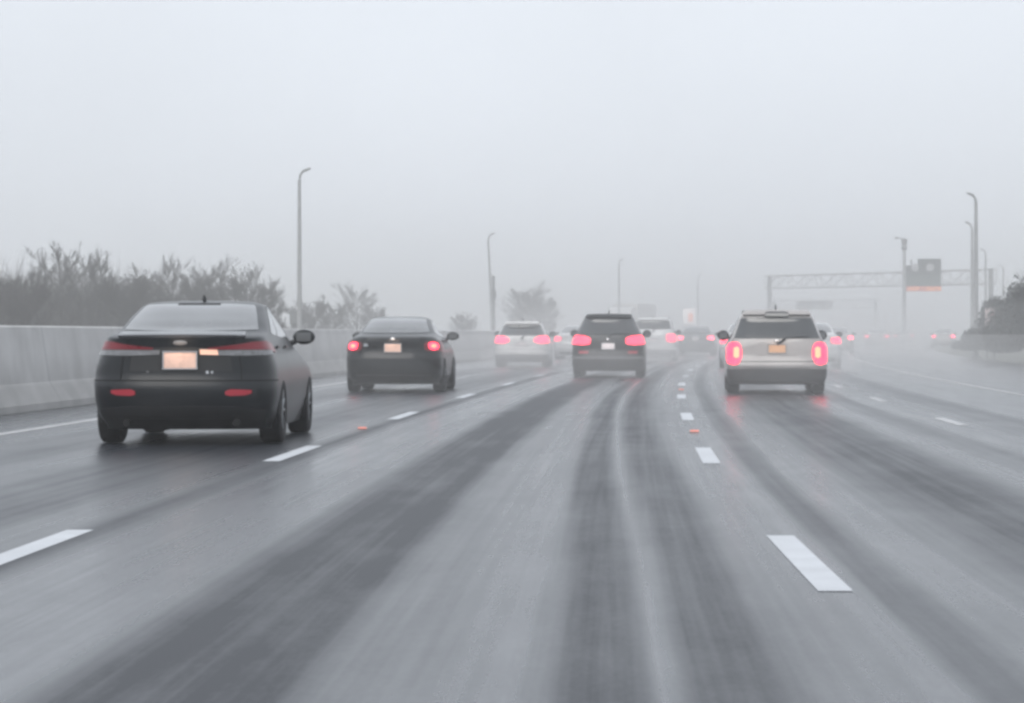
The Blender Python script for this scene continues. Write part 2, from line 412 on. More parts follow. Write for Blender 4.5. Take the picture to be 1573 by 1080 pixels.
def plate(parent, y, z, m, w=.31, h=.155, x=0, frame=True):
    mb = MB(); mb.box((x, y, z), (w, .012, h), bev=.004); o = mb.build('license_plate', m, parent)
    if frame:
        f = MB()
        for dx, dz, a, b in ((0, h / 2, w + .02, .012), (0, -h / 2, w + .02, .012), (w / 2, 0, .012, h), (-w / 2, 0, .012, h)):
            f.box((x + dx, y - .004, z + dz), (a, .02, b))
        f.build('plate_frame', M_chrome, o, smooth=False)
    return o

ZS = [.16, .2, .23, .27, .32, .38, .45, .5, .56, .62, .68, .74, .8, .86, .92, .97, 1.01, 1.05, 1.08, 1.1, 1.12, 1.14, 1.16, 1.19, 1.22, 1.26, 1.3, 1.34, 1.38, 1.41, 1.435, 1.455, 1.47, 1.478]
def sedan(X, Y, rz, paint, label, group=None, kind='a', lit=True, far=False, hs=1.0, ws=1.0, glass=None, platem=None, plate_e=0):
    root = empty('sedan', (X, Y, 0), rz); root.scale = (ws, 1, hs)
    tag(root, label, 'car', group)
    L = 4.87
    if kind == 'a':
        W = [(.16, .85), (.3, .90), (.46, .93), (.62, .938), (.78, .925), (.9, .89), (1.0, .84), (1.07, .81), (1.12, .79), (1.16, .772), (1.3, .71), (1.41, .65), (1.45, .59), (1.47, .47), (1.478, .27)]
        yr = [(.2, .3), (.27, .12), (.34, .04), (.5, 0), (.64, .0), (.67, .035), (.8, .045), (.95, .045), (1.03, .035), (1.085, .02), (1.1, .06), (1.12, .3), (1.14, .52), (1.17, .68), (1.25, .88), (1.35, 1.18), (1.41, 1.4), (1.455, 1.72), (1.478, 2.2)]
    else:
        W = [(.2, .84), (.3, .90), (.5, .92), (.8, .92), (.92, .90), (1.0, .86), (1.06, .80), (1.12, .745), (1.16, .72), (1.3, .65), (1.41, .59), (1.45, .53), (1.47, .43), (1.478, .25)]
        yr = [(.2, .3), (.27, .12), (.34, .05), (.5, 0), (.68, .0), (.75, .05), (.85, .06), (1.0, .05), (1.06, .06), (1.09, .14), (1.11, .35), (1.13, .5), (1.17, .62), (1.25, .8), (1.35, 1.08), (1.41, 1.32), (1.455, 1.65), (1.478, 2.1)]
    yf = [(.2, .3), (.3, .1), (.5, 0), (.66, .06), (.74, .25), (.86, .8), (.96, 1.2), (1.03, 1.4), (1.1, 1.53), (1.3, 1.95), (1.41, 2.25), (1.455, 2.5), (1.478, 2.6)]
    B = Body(L, W, yr, yf, ZS, D=.58, n=2.7 if kind == 'a' else 2.9)
    wy = (-L / 2 + (1.0 if kind == 'a' else 1.06), L / 2 - .95)
    B.shell('body', paint, root, wy, .40)
    gl = glass or M_glass
    B.patch('rear_window', [(-.66, 1.165, 1.425), (-.3, 1.155, 1.435), (0, 1.15, 1.44), (.3, 1.155, 1.435), (.66, 1.165, 1.425)], .006, gl, root, nz=10)
    for sd in (-1, 1):
        B.patch('side_window', [(sd * 1.04, 1.16, 1.36), (sd * 1.12, 1.13, 1.41), (sd * 1.46, 1.10, 1.425)], .006, M_glass_sd, root)
        B.patch('side_window', [(sd * 1.50, 1.10, 1.425), (sd * 1.85, 1.07, 1.42), (sd * 1.97, 1.06, 1.39)], .006, M_glass_sd, root)
        for t in (1.22, 1.58):
            h = MB(); p = B.S(.98, sd * t, .02); h.box(p, (.03, .2, .03), bev=.01); h.build('door_handle', paint, root)
    B.patch('windscreen', [(-2.45, 1.08, 1.42), (-3.0, 1.08, 1.43)], .006, M_glass_dk, root)
    B.patch('windscreen_side', [(2.45, 1.08, 1.42), (3.0, 1.08, 1.43)], .006, M_glass_dk, root)
    ax = B.ax
    if kind == 'a':
        for sd in (-1, 1):
            # dark red upper band narrowing inwards, pale strip below it
            l = B.patch('tail_light', [(sd * ax(.27, 1), .968, .985), (sd * ax(.5, 1), .968, 1.01), (sd * ax(.72, 1), .965, 1.045), (sd * .86, .96, 1.05), (sd * 1.04, .93, 1.03), (sd * 1.07, .945, .99)], .014, M_lens_off, root, nz=4)
            B.patch('reversing_lens', [(sd * ax(.2, 1), .915, .962), (sd * ax(.5, 1), .905, .962), (sd * ax(.78, 1), .905, .958), (sd * .93, .91, .955)], .014, M_lens_clear, l, nz=3)
            if sd > 0: B.patch('reversing_lamp', [(ax(.19, 1), .918, .97), (ax(.36, 1), .912, .966)], .02, M_lens_warm, l, nz=2)
            B.patch('reflector', [(sd * ax(.45, .5), .515, .55), (sd * ax(.5, .5), .505, .57), (sd * ax(.64, .5), .51, .565), (sd * ax(.70, .5), .53, .56)], .012, M_refl, root, nz=2)
            ex = MB(); ex.tube([(sd * .55, -L / 2 + .10, .23), (sd * .55, -L / 2 + .5, .26)], [.035, .035], n=14); ex.build('exhaust_pipe', M_under, root)
        em = MB(); em.ell((0, -L / 2 + .035, 1.035), (.15, .03, .058)); em.build('emblem', mat('dull_emblem', (.16, .165, .175), .45), root)
        bd = MB()
        for k in range(5): bd.box((.27 + .045 * k, -L / 2 + .045 + .012 * k, .74), (.03, .012, .032), bev=.003)
        bd.build('badge', M_chrome, root)
        bd = MB()
        for k in range(6): bd.box((-.33 - .042 * k, -L / 2 + .055 + .013 * k, .745), (.026, .012, .022), bev=.003)
        bd.build('badge', mat('dull_badge', (.12, .125, .13), .4), root)
        B.patch('spoiler', [(-.52, 1.085, 1.118), (0, 1.09, 1.128), (.52, 1.085, 1.118)], .03, mat('spoiler_paint', (.10, .105, .115), .25, .6, coat=.6), root, nz=3)
        B.patch('rear_diffuser', [(-.7, .17, .36), (-.3, .165, .40), (.3, .165, .40), (.7, .17, .36)], .012, M_black, root, nz=3)
        B.patch('plate_recess', [(-.30, .75, .985), (.30, .75, .985)], .004, M_black, root, nz=2)
        plate(root, -L / 2 + .025, .86, M_plate, .335, .17)
        plate_lamp(root, -L / 2 + .025, .86, .35)
        an = MB(); an.ell((0, -.15 - .35, 1.49), (.045, .16, .05)); an.tube([(0, -.5, 1.49), (0, -.54, 1.525)], [.022, .014], n=8)
        an.build('antenna', M_black, root)
        bl = B.patch('brake_light', [(-.16, 1.425, 1.437), (.16, 1.425, 1.437)], .014, M_black, root, nz=2)
        mf = MB(); mf.ell((-.36, -L / 2 + .9, .2), (.42, .6, .16)); mf.tube([(-.6, -L / 2 + 1.06, .3), (.6, -L / 2 + 1.06, .3)], .04); mf.build('muffler', M_under, root)
    else:
        for sd in (-1, 1):
            l = B.patch('tail_light', [(sd * ax(.58, .95), .84, .93), (sd * ax(.64, .95), .80, .985), (sd * .86, .80, 1.0), (sd * 1.02, .83, .99), (sd * 1.05, .88, .96)], .016, M_lens_off if not (lit and far) else (M_tail_vfar if Y > 130 else M_tail_far), root, nz=4)
            if lit and not far:
                B.patch('lamp_ring', [(sd * ax(.655, .95), .87, .93), (sd * ax(.68, .95), .835, .965), (sd * ax(.74, .95), .82, .98), (sd * ax(.80, .95), .835, .965), (sd * ax(.825, .95), .87, .93)], .022, M_tail, l, nz=3)
                B.patch('bulb', [(sd * ax(.70, .95), .88, .92), (sd * ax(.74, .95), .865, .935), (sd * ax(.78, .95), .88, .92)], .028, M_tail_warm, l, nz=2)
        em = MB(); em.ell((0, -L / 2 + .06, 1.035), (.10, .03, .07)); em.build('emblem', M_chrome, root)
        bd = MB(); bd.box((-.5, -L / 2 + .10, .92), (.13, .02, .07), bev=.01); bd.build('badge', M_chrome, root)
        plate(root, -L / 2 + .035, .865, platem or M_plate, .32, .165)
        if plate_e: plate_lamp(root, -L / 2 + .035, .865, plate_e)
        B.patch('rear_diffuser', [(-.5, .23, .34), (.5, .23, .34)], .012, M_black, root, nz=3)
        ax_ = MB(); ax_.tube([(-.6, wy[0], .3), (.6, wy[0], .3)], .04); ax_.build('rear_axle', M_under, root)
    for y in wy:
        for sd in (-1, 1): wheel(root, sd * .825, y, .335, .24)
    for sd in (-1, 1): mirror(root, B, sd, 1.02, .78, paint if kind == 'a' else M_black, (.25, .14, .17), x=B.W(1.02) - .06)
    # seams
    sm = MB()
    for sd in (-1, 1):
        sm.tube([B.S(z, sd * ax(.60, .8), .003) for z in np.linspace(.66, 1.06, 8)], .005, n=4)
    sm.tube([B.S(.655, a, .003) for a in np.linspace(-.95, .95, 20)], .006, n=4)
    sm.build('panel_gap', M_under, root)
    return root

def suv(X, Y, rz, paint, label, sp, group=None):
    """sp: dict of the rear's shape"""
    root = empty('suv', (X, Y, 0), rz); tag(root, label, 'car', group)
    L, H, hw = sp.get('L', 4.7), sp['H'], sp['hw']
    hr = sp['rw']                                   # half width of the roof edge
    zb = sp.get('belt', 1.0)
    zs = [.17, .21, .28, .33, .4, .47, .54, .6, .68, .76, .84, .92, zb, zb + .04, zb + .08, zb + .14, zb + .2, zb + .27, H - .22, H - .17, H - .12, H - .08, H - .05, H - .025, H - .01, H]
    zs = sorted(set(round(z, 4) for z in zs))
    W = [(.17, hw - .07), (.3, hw - .015), (.6, hw), (.85, hw - .005), (zb, hw - .05), (zb + .06, hw - .09), (H - .15, hr), (H - .06, hr - .05), (H - .02, hr - .14), (H, hr - .3)]
    yr = [(.17, .2), (.25, .04), (.42, 0), (.58, 0), (.62, .05), (zb - .05, .09), (zb + .05, .12), (H - .18, sp.get('rake', .38)), (H - .1, sp.get('rake', .38) + .0), (H - .05, sp.get('rake', .38) + .05), (H, sp.get('rake', .38) + .35)]
    yf = [(.17, .25), (.3, .05), (.6, 0), (.8, .08), (.92, .45), (1.0, 1.0), (zb + .09, 1.25), (H - .15, 1.95), (H - .05, 2.2), (H, 2.5)]
    B = Body(L, W, yr, yf, zs, D=sp.get('D', .42), n=sp.get('n', 3.6)); ax = B.ax
    r = sp.get('r', .36); wy = (-L / 2 + .95, L / 2 - .9)
    B.shell('body', paint, root, wy, r + .045)
    g0, g1, ga = sp['g0'], sp['g1'], sp['ga']
    B.patch('rear_window', [(-ga, g0 + .03, g1 - .03), (-ga * .9, g0, g1 - .005), (0, g0 - .005, g1), (ga * .9, g0, g1 - .005), (ga, g0 + .03, g1 - .03)], .008, sp.get('glass', M_glass_dk), root, nz=8)
    for sd in (-1, 1):
        for a0, a1 in ((1.03, 1.30), (1.34, 1.64), (1.68, 1.97)):
            B.patch('side_window', [(sd * a0, zb + .08, H - .16), (sd * a1, zb + .07, H - .15)], .006, M_glass_dk, root)
        rl = MB(); pts = [B.S(H - .035, sd * t, .03) for t in (1.05, 1.2, 1.5, 1.9)]
        pts = [pts[0] - Vector((0, 0, .04))] + pts + [pts[-1] - Vector((0, 0, .04))]
        rl.tube(pts, .018, n=6); rl.build('roof_rail', M_black, root)
        for t in (1.2, 1.6):
            h = MB(); p = B.S(zb - .04, sd * t, .02); h.box(p, (.03, .2, .035), bev=.01); h.build('door_handle', paint, root)
    B.patch('windscreen', [(-2.5, zb + .1, H - .12), (-3.0, zb + .1, H - .11)], .006, M_glass_dk, root)
    B.patch('windscreen_side', [(2.5, zb + .1, H - .12), (3.0, zb + .1, H - .11)], .006, M_glass_dk, root)
    tm = sp.get('tail', M_tail)
    for sd in (-1, 1):
        cols = [(sd * (ax(c[0], .8) if c[0] < 10 else c[0] - 10), c[1], c[2]) for c in sp['lamp']]
        l = B.patch('tail_light', cols, .018, tm, root, nz=5)
        if sp.get('bulb'):
            x0, x1, z0, z1 = sp['bulb']
            B.patch('bulb', [(sd * ax(x0, .8), z0 + .03, z1 - .03), (sd * ax((x0 + x1) / 2, .8), z0, z1), (sd * ax(x1, .8), z0 + .03, z1 - .03)], .026, M_tail_warm, l, nz=3)
        if sp.get('refl'):
            x0, x1, z0, z1 = sp['refl']
            B.patch('reflector', [(sd * ax(x0, .5), z0, z1), (sd * ax(x1, .5), z0, z1)], .02, M_refl, root, nz=2)
    k0, k1 = sp.get('clad', (.26, .45))
    B.patch('lower_bumper', [(-1.05, k0, k1), (-.8, k0, k1), (-.5, k0 + sp.get('arch', 0), k1), (0, k0 + sp.get('arch', 0) * 1.4, k1 + .01), (.5, k0 + sp.get('arch', 0), k1), (.8, k0, k1), (1.05, k0, k1)], .016, sp.get('cladm', M_black), root, nz=4)
    if sp.get('step'):
        B.patch('bumper_step', [(-.85, sp['step'][0], sp['step'][1]), (.85, sp['step'][0], sp['step'][1])], .035, sp['stepm'], root, nz=2)
    pzc = sp['plate_z']; yy = B.P(pzc, 0).y
    B.patch('plate_recess', [(-ax(.36, pzc), pzc - .12, pzc + .12), (ax(.36, pzc), pzc - .12, pzc + .12)], .004, sp.get('recessm', paint), root, nz=2)
    plate(root, yy - .016, pzc, sp.get('platem', M_plate_w), .33, .16)
    if sp.get('plate_e'): plate_lamp(root, yy - .016, pzc, sp['plate_e'], sp.get('plate_c', (1, .8, .7)))
    B.patch('roof_spoiler', [(-.62, H - .105, H - .055), (0, H - .10, H - .045), (.62, H - .105, H - .055)], .06, paint if not sp.get('brakehouse') else paint, root, nz=3)
    if sp.get('brakehouse'):
        B.patch('brake_light', [(-ax(.22, H - .1), H - .115, H - .09), (-ax(.14, H - .1), H - .115, H - .07), (ax(.14, H - .1), H - .115, H - .07), (ax(.22, H - .1), H - .115, H - .09)], .075, M_glass_dk, root, nz=3)
    wp = MB(); wp.tube([B.S(g0 - .12, 0, .02), B.S(g0 - .01, .02, .03)], [.03, .02], n=6); wp.tube([B.S(g0 + .0, .02, .03), B.S(g0 + .02, .30, .02)], .007, n=5); wp.build('rear_wiper', M_black, root)
    an = MB(); p = Vector((0, -L / 2 + sp.get('rake', .38) + .55, H - .01)); an.tube([p, p + Vector((0, -.06, .13))], [.02, .008], n=6); an.build('antenna', M_black, root)
    em = MB(); em.ell(B.S(min(g0 - .05, .98), 0, .012), (.11, .025, .07)); em.build('emblem', M_chrome, root)
    for y in wy:
        for sd in (-1, 1): wheel(root, sd * (hw - .13), y, r, .235)
    axl = MB(); axl.tube([(-.6, wy[0], .32), (.6, wy[0], .32)], .045); axl.ell((0, wy[0], .32), (.26, .3, .2)); axl.build('rear_axle', M_under, root)
    for sd in (-1, 1): mirror(root, B, sd, zb + .03, .55, sp.get('mirrorm', M_black), (.23, .14, .2), x=B.W(zb + .03) - .07)
    sm = MB()
    sm.tube([B.S(.60, a, .003) for a in np.linspace(-.95, .95, 20)], .008, n=4)
    for sd in (-1, 1): sm.tube([B.S(z, sd * .70, .003) for z in np.linspace(.62, g1 - .02, 14)], .005, n=4)
    sm.build('panel_gap', M_under, root)
    return root

def paintm(name, c, rough=.28, coat=.8, metal=0): return mat(name, c, rough, .5 if coat > .5 else .2, metal=metal, coat=coat, var=.15, scale=1.5)
P_black = paintm('black_paint', (.004, .006, .009), .30, .42)
P_black.node_tree.nodes['Principled BSDF'].inputs['Coat Roughness'].default_value = .3
P_black2 = paintm('black_paint_two', (.006, .008, .010), .32, .42)
P_gray = paintm('dark_grey_paint', (.024, .026, .028), .35, .35)
P_white = paintm('white_paint', (.62, .61, .60), .35)
P_silver = paintm('silver_paint', (.40, .375, .365), .35)
P_pale = paintm('pale_paint', (.62, .62, .62), .35)

def at(x, Yrear, L, s):   # vehicle whose REAR centre is seen at photo column x, at distance Yrear, heading slope s
    return px(x, Yrear) + s * L / 2, Yrear + L / 2, -math.atan(s)
X, Y, rz = at(276, 28.2, 4.87, .020)
sedan(X, Y, rz, P_black, 'large black sedan nearest the camera with unlit red tail lights and a warm lit plate', kind='a')
X, Y, rz = at(603, 53.6, 4.87, .04)
sedan(X, Y, rz, P_black2, 'smaller black sedan with round lit brake lights ahead of the big black sedan', kind='b', hs=.985, plate_e=.3)

X, Y, rz = at(934, 72.2, 4.6, .060)
suv(X, Y, rz, P_gray, 'dark grey suv with wide pink lit tail lights straight ahead in the centre lane',
    dict(L=4.6, H=1.62, hw=.93, rw=.66, belt=1.02, g0=1.10, g1=1.50, ga=.72, rake=.42, n=3.2, D=.5, lamp=[(.46, .87, .98), (.50, .845, 1.02), (.64, .83, 1.06), (10.86, .85, 1.08), (11.0, .90, 1.03)],
         tail=M_tail, refl=(.5, .74, .60, .68), clad=(.18, .42), step=(.47, .54), stepm=mat('grey_step', (.16, .16, .165), .5), plate_z=.80, platem=M_plate_w, plate_e=.35, plate_c=(1, .9, .9), glass=M_glass_dk, recessm=M_black))
X, Y, rz = at(1194, 52.7, 4.6, .0586)
suv(X, Y, rz, P_silver, 'silver suv with tall glowing tail lights, black lower bumper and warm lit plate',
    dict(L=4.6, H=1.56, hw=.93, rw=.70, belt=.99, g0=1.035, g1=1.42, ga=.70, rake=.36, n=4.0, D=.36, lamp=[(.66, .68, .82), (.69, .60, .90), (.745, .55, .95), (.81, .54, .96), (10.82, .58, .94), (10.92, .66, .86)],
         bulb=(.70, .80, .66, .88), clad=(.18, .46), cladm=mat('worn_grey_bumper', (.055, .055, .058), .5), arch=.05, step=(.50, .54), stepm=P_silver, plate_z=.84, platem=M_plate_o, plate_e=.12, plate_c=(1, .6, .35), brakehouse=True))
X, Y, rz = at(801, 94.0, 4.5, .05)
suv(X, Y, rz, P_white, 'white suv with two glowing tail lights fading into spray in the left lane',
    dict(L=4.5, H=1.52, hw=.91, rw=.66, belt=1.0, g0=1.06, g1=1.40, ga=.72, rake=.5, n=3.0, D=.5, lamp=[(.42, .86, .92), (.5, .82, .99), (.64, .79, 1.04), (10.84, .82, 1.04), (11.0, .86, .98)],
         tail=M_tail_far, clad=(.18, .42), cladm=mat('grey_cladding', (.09, .09, .095), .5), plate_z=.78, platem=M_plate_w, glass=M_glass_dk))
X, Y, rz = at(1002, 113, 4.7, .09)
suv(X, Y, rz, P_pale, 'pale suv with dark rear window half hidden behind the dark grey suv',
    dict(L=4.7, H=1.75, hw=.93, rw=.70, belt=1.08, g0=1.30, g1=1.62, ga=.70, rake=.45, n=3.2, lamp=[(.58, .82, 1.06), (.70, .78, 1.10), (10.8, .80, 1.10), (11.0, .86, 1.06)],
         tail=M_tail_far, clad=(.25, .46), plate_z=.86, glass=M_glass_dk))
far_group = 'distant cars braking in the mist'
for (x, Yr, s, pnt, kind, lab) in (
    (1068, 142, .11, P_gray, 'b', 'dark sedan with pale red tail lights just right of the pale suv in the mist'),
    (883, 121, .09, P_pale, 'b', 'pale sedan mostly hidden between the white suv and the dark grey suv'),
    (1150, 91, .08, P_pale, 'b', 'pale sedan hidden behind the silver suv with one lit tail light beside its mirror'),
    (1248, 90, .08, P_pale, 'b', 'white sedan peeking out on the far side of the silver suv'),
    (1285, 152, .11, P_silver, 'b', 'silver sedan in mist just beyond the white sedan beside the silver suv'),
    (1347, 215, .15, P_silver, 'b', 'tiny silver sedan in dense mist below the sign gantry truss'),
    (1388, 262, .17, P_pale, 'b', 'tiny pale sedan farthest off in mist below the overhead sign'),
    (1449, 225, .16, P_silver, 'b', 'tiny sedan barely visible in mist between the overhead sign and the tall right light pole')):
    X, Y, rz = at(x, Yr, 4.87, s)
    sedan(X, Y, rz, pnt, lab, far_group, kind=kind, far=True, platem=M_plate_w, glass=M_glass_dk if pnt is P_gray else M_glass)

# oncoming semi truck beyond the barrier
def truck():
    Y0 = 288; s = .197
    root = empty('semi_truck', (px(950, Y0), Y0, 0), -math.atan(s)); tag(root, 'pale semi truck with box trailer oncoming beyond the barrier above the dark grey suv', 'truck')
    M = mat('trailer_skin', (.62, .60, .59), .5); Mc = mat('cab_paint', (.60, .59, .58), .4, coat=.5)
    b = MB(); b.box((0, 11.5, 2.75), (2.6, 13.4, 2.95), bev=.04)
    for k in range(12): b.box((-1.305, 5.4 + k * 1.1, 2.75), (.03, .05, 2.8))
    b.build('trailer', M, root)
    b = MB(); b.box((0, 11.5, 1.12), (1.1, 13, .28)); b.box((0, 2.2, .85), (1.0, 7.6, .3)); b.build('chassis', M_black, root)
    cab = MB()
    prof = [(-1.5, .6), (-1.55, 1.5), (-1.35, 1.75), (-.1, 1.95), (.35, 2.85), (.9, 3.55), (3.3, 3.85), (3.4, .7)]
    vs = [[cab.bm.verts.new((x, y, z)) for y, z in prof] for x in (-1.2, 1.2)]
    cab.bm.faces.new(vs[0][::-1]); cab.bm.faces.new(vs[1])
    for i in range(len(prof)): cab.bm.faces.new((vs[0][i], vs[0][(i + 1) % 8], vs[1][(i + 1) % 8], vs[1][i]))
    c = cab.build('cab', Mc, root, ang=25)
    g_ = MB(); rot = Matrix.Rotation(-math.atan2(.45, .9), 4, 'X')
    g_.box((0, .1, 2.42), (2.0, .03, .78), rot=rot); g_.build('windscreen', M_glass_dk, c)
    g_ = MB(); g_.box((0, -1.57, 1.15), (1.1, .06, .7), bev=.02); g_.build('grille', M_black, c)
    for sd in (-1, 1):
        g_ = MB(); g_.ell((sd * .9, -1.53, 1.1), (.3, .1, .2)); g_.build('headlight', mat('headlight_glass', (.6, .6, .6), .2, emit=(1, .95, .85), estr=.6), c)
        g_ = MB(); g_.box((sd * 1.42, .1, 2.3), (.22, .12, .6), bev=.03); g_.tube([(sd * 1.15, .2, 2.4), (sd * 1.4, .1, 2.4)], .03); g_.build('mirror', M_black, c)
        for y in (-.7, 4.6, 5.9, 15.2, 16.5): wheel(root, sd * 1.08, y, .5, .3)
truck()

# ------------------------------------------------------------------ street lights
M_pole = mat('galvanised_pole', (.36, .365, .37), .6, .4, var=.15)
M_pole_dk = mat('dark_pole', (.22, .225, .23), .6, .4, var=.15)
def street_light(x, ytop, Y, label, arm=1, group='tall street lights along the highway', lean=0., r=.085, second=False):
    X = px(x, Y); H = pz(ytop, Y)
    root = empty('street_light', (X, Y, 0)); tag(root, label, 'street light', group)
    mb = MB(); mb.tube([(-lean, 0, 0), (-lean, 0, .25), (-lean * .8, 0, 1.0), (0, 0, H - .35)], [r * 1.9, r * 1.25, r * 1.2, r * .75], n=10)
    mb.box((-lean, 0, .05), (.5, .5, .1), bev=.02); mb.build('pole', M_pole, root)
    a = MB(); a.tube([(0, 0, H - .4), (.03 * arm, 0, H - .2), (.10 * arm, -.05, H - .08), (.20 * arm, -.1, H)], [r * .75, r * .6, r * .5, r * .45], n=8); a.build('arm', M_pole, root)
    h = MB(); h.ell((.27 * arm, -.12, H + .02), (.36, .2, .11), rot=Matrix.Rotation(-.35 * arm, 4, 'Y')); h.build('lamp_head', M_pole, root)
street_light(460, 262, 106, 'tallest street light beyond the barrier just right of the big black sedan')
street_light(750, 360, 174, 'street light above the white suv in the left lane, slightly leaning', lean=-.35)
street_light(951, 399, 235, 'thin street light rising above the dark grey suv')
street_light(1072, 422, 294, 'very faint thin street light rising between the dark grey suv and the silver suv')
street_light(1499, 299, 124.5, 'tall street light nearest on the right in front of the dark shrubs', arm=-1, r=.10)
street_light(1493, 343, 155.7, 'shorter street light close behind the tall right one', arm=-1, group='tall street lights along the highway')
street_light(1514, 384, 203, 'faint street light behind the dark shrubs just right of the tall right one', arm=-1)
street_light(1541, 408, 255, 'farthest faint street light above the shrubs at the right edge', arm=-1)

def post(x, ytop, Y, label, r=.1, box=None, name='marker_post', cat='post'):
    X = px(x, Y); H = pz(ytop, Y)
    root = empty(name, (X, Y, 0)); tag(root, label, cat)
    mb = MB(); mb.tube([(0, 0, 0), (0, 0, H)], [r, r * .8], n=10); mb.build('pole', M_pole_dk, root)
    if box:
        b = MB(); b.box((0, 0, H - box[2] / 2 - box[3]), (box[0], box[1], box[2]), bev=.03); b.build('cabinet', M_pole_dk, root)
post(452, 476, 112, 'short dark post just left of the tallest street light', .13, (.34, .3, .6, .0))
post(758, 424, 182, 'dark utility pole with a box beside the leaning street light', .12, (.34, .34, .6, .9), name='utility_pole', cat='pole')

def camera_pole():
    Y = 232; X = px(1389, Y); H = pz(366, Y)
    root = empty('camera_pole', (X, Y, 0)); tag(root, 'tall traffic camera pole standing in front of the gantry beside the overhead sign', 'camera pole')
    m = MB(); m.tube([(0, 0, 0), (0, 0, H)], [.20, .12], n=10); m.build('pole', M_pole, root)
    c = MB(); c.tube([(0, 0, H - .55), (0, 0, H - .1)], [.2, .26], n=12); c.ell((0, 0, H - .8), (.5, .5, .45)); c.build('camera_dome', M_pole_dk, root)
    c = MB(); c.tube([(-.0, 0, H - .1), (-.6, 0, H + .05)], .05, n=6); c.ell((-.65, 0, H + .03), (.3, .3, .18)); c.build('camera_arm', M_pole_dk, root)
camera_pole()

# ------------------------------------------------------------------ gantries
def gantry(A, Bp, zt0, zt1, hgt, posts, label, m, r=.085, nseg=14, dep=1.1):
    root = empty('sign_gantry', (A[0], A[1], 0)); tag(root, label, 'gantry')
    A3 = Vector((0, 0, 0)); d = Vector((Bp[0] - A[0], Bp[1] - A[1], 0)); L = d.length; u = d.normalized(); nrm = Vector((-u.y, u.x, 0))
    def pt(t, zz, side): return u * (L * t) + nrm * (side * dep / 2) + Vector((0, 0, zt0 + (zt1 - zt0) * t - zz))
    mb = MB()
    for side in (-1, 1):
        for zz in (0, hgt): mb.tube([pt(0, zz, side), pt(1, zz, side)], r, n=6)
        for k in range(nseg):
            t0, t1 = k / nseg, (k + 1) / nseg
            mb.tube([pt(t0, 0, side), pt(t0, hgt, side)], r * .55, n=4)
            if k % 2: mb.tube([pt(t0, 0, side), pt(t1, hgt, side)], r * .6, n=4)
            else: mb.tube([pt(t0, hgt, side), pt(t1, 0, side)], r * .6, n=4)
        mb.tube([pt(1, 0, side), pt(1, hgt, side)], r * .6, n=4)
    for k in range(nseg + 1):
        t = k / nseg
        for zz in (0, hgt): mb.tube([pt(t, zz, -1), pt(t, zz, 1)], r * .5, n=4)
    mb.build('truss', m, root)
    for t in posts:
        p = MB()
        q = pt(t, 0, 1); q2 = u * (L * t); p.tube([(q2.x, q2.y, 0), (q2.x, q2.y, q.z + .1)], .22, n=10)
        p.box((u * (L * t) + Vector((0, 0, .2))), (1.2, 1.2, .4)); p.build('post', M_pole_dk, root)
    return root
Ag = (px(1182, 285), 285); Bg = (px(1522, 248), 248)
gantry(Ag, Bg, pz(424, 285), pz(414, 248), 1.25, (0, 1), 'wide lattice truss gantry carrying the dark overhead sign above the right lanes', mat('truss_steel', (.52, .52, .52), .6))
Y2 = 470
gantry((px(1188, 480), 480), (px(1345, 440), 440), pz(462, 480), pz(460, 440), 1.3, (0, 1), 'very faint distant gantry seen under the first truss beyond the silver suv', mat('pale_truss', (.5, .5, .5), .6), nseg=12, r=.07)

def overhead_sign():
    Y = 252; X = px(1418, Y)
    s = (Y - Y) ; k = Y / FPX
    root = empty('overhead_sign', (X, Y, pz(447, Y)), 0); tag(root, 'dark stepped electronic overhead sign with a red amber lit strip hanging on the near gantry', 'sign')
    M = mat('sign_panel', (.045, .055, .055), .5); Mg = mat('sign_panel_green', (.06, .085, .075), .5)
    b = MB(); b.box((.55, 0, 1.62), (35 * k, .5, 43 * k), bev=.03); b.box((-(18 * k) + .04, .02, 1.32), (19 * k, .42, 33 * k), bev=.03); b.build('panel', M, root)
    b = MB(); b.box((0.0, -.265, .92), (53 * k, .03, 17 * k)); b.build('lower_panel', Mg, root)
    for dx, r_ in ((-13 * k, .33), (10 * k, .36)):
        c = MB(); cz = (447 - 411) * k; n = 20
        f = [c.bm.verts.new((dx + r_ * math.cos(2 * math.pi * i / n), -.262 if dx > 0 else -.2, cz + r_ * math.sin(2 * math.pi * i / n))) for i in range(n)]
        c.bm.faces.new(f); r2 = bmesh.ops.extrude_face_region(c.bm, geom=c.bm.faces[:]); bmesh.ops.translate(c.bm, vec=(0, -.03, 0), verts=[v for v in r2['geom'] if isinstance(v, bmesh.types.BMVert)])
        c.build('round_symbol', mat('pale_symbol', (.42, .42, .43), .5), root, smooth=False)
    b = MB(); b.box((0, -.02, .20), (55 * k, .5, 8 * k), bev=.02); b.build('lit_strip', mat('strip_red', (.3, .09, .07), .5, emit=(1, .25, .17), estr=.28), root)
    rnd = random.Random(5); d = MB()
    for i in range(26):
        x = -26 * k + 52 * k * i / 25
        if 9 < i < 12: continue
        for j in range(3):
            if rnd.random() < .5: d.box((x, -.285, .09 + .11 * j), (.06, .03, .06))
    d.build('lit_dots', mat('amber_dots', (.8, .5, .3), .5, emit=(1, .55, .25), estr=1.6), root, smooth=False)
    b = MB()
    for x in (-1.0, 1.1): b.box((x, .45, 1.7), (.1, .5, 2.2))
    b.build('bracket', M_pole_dk, root)
overhead_sign()
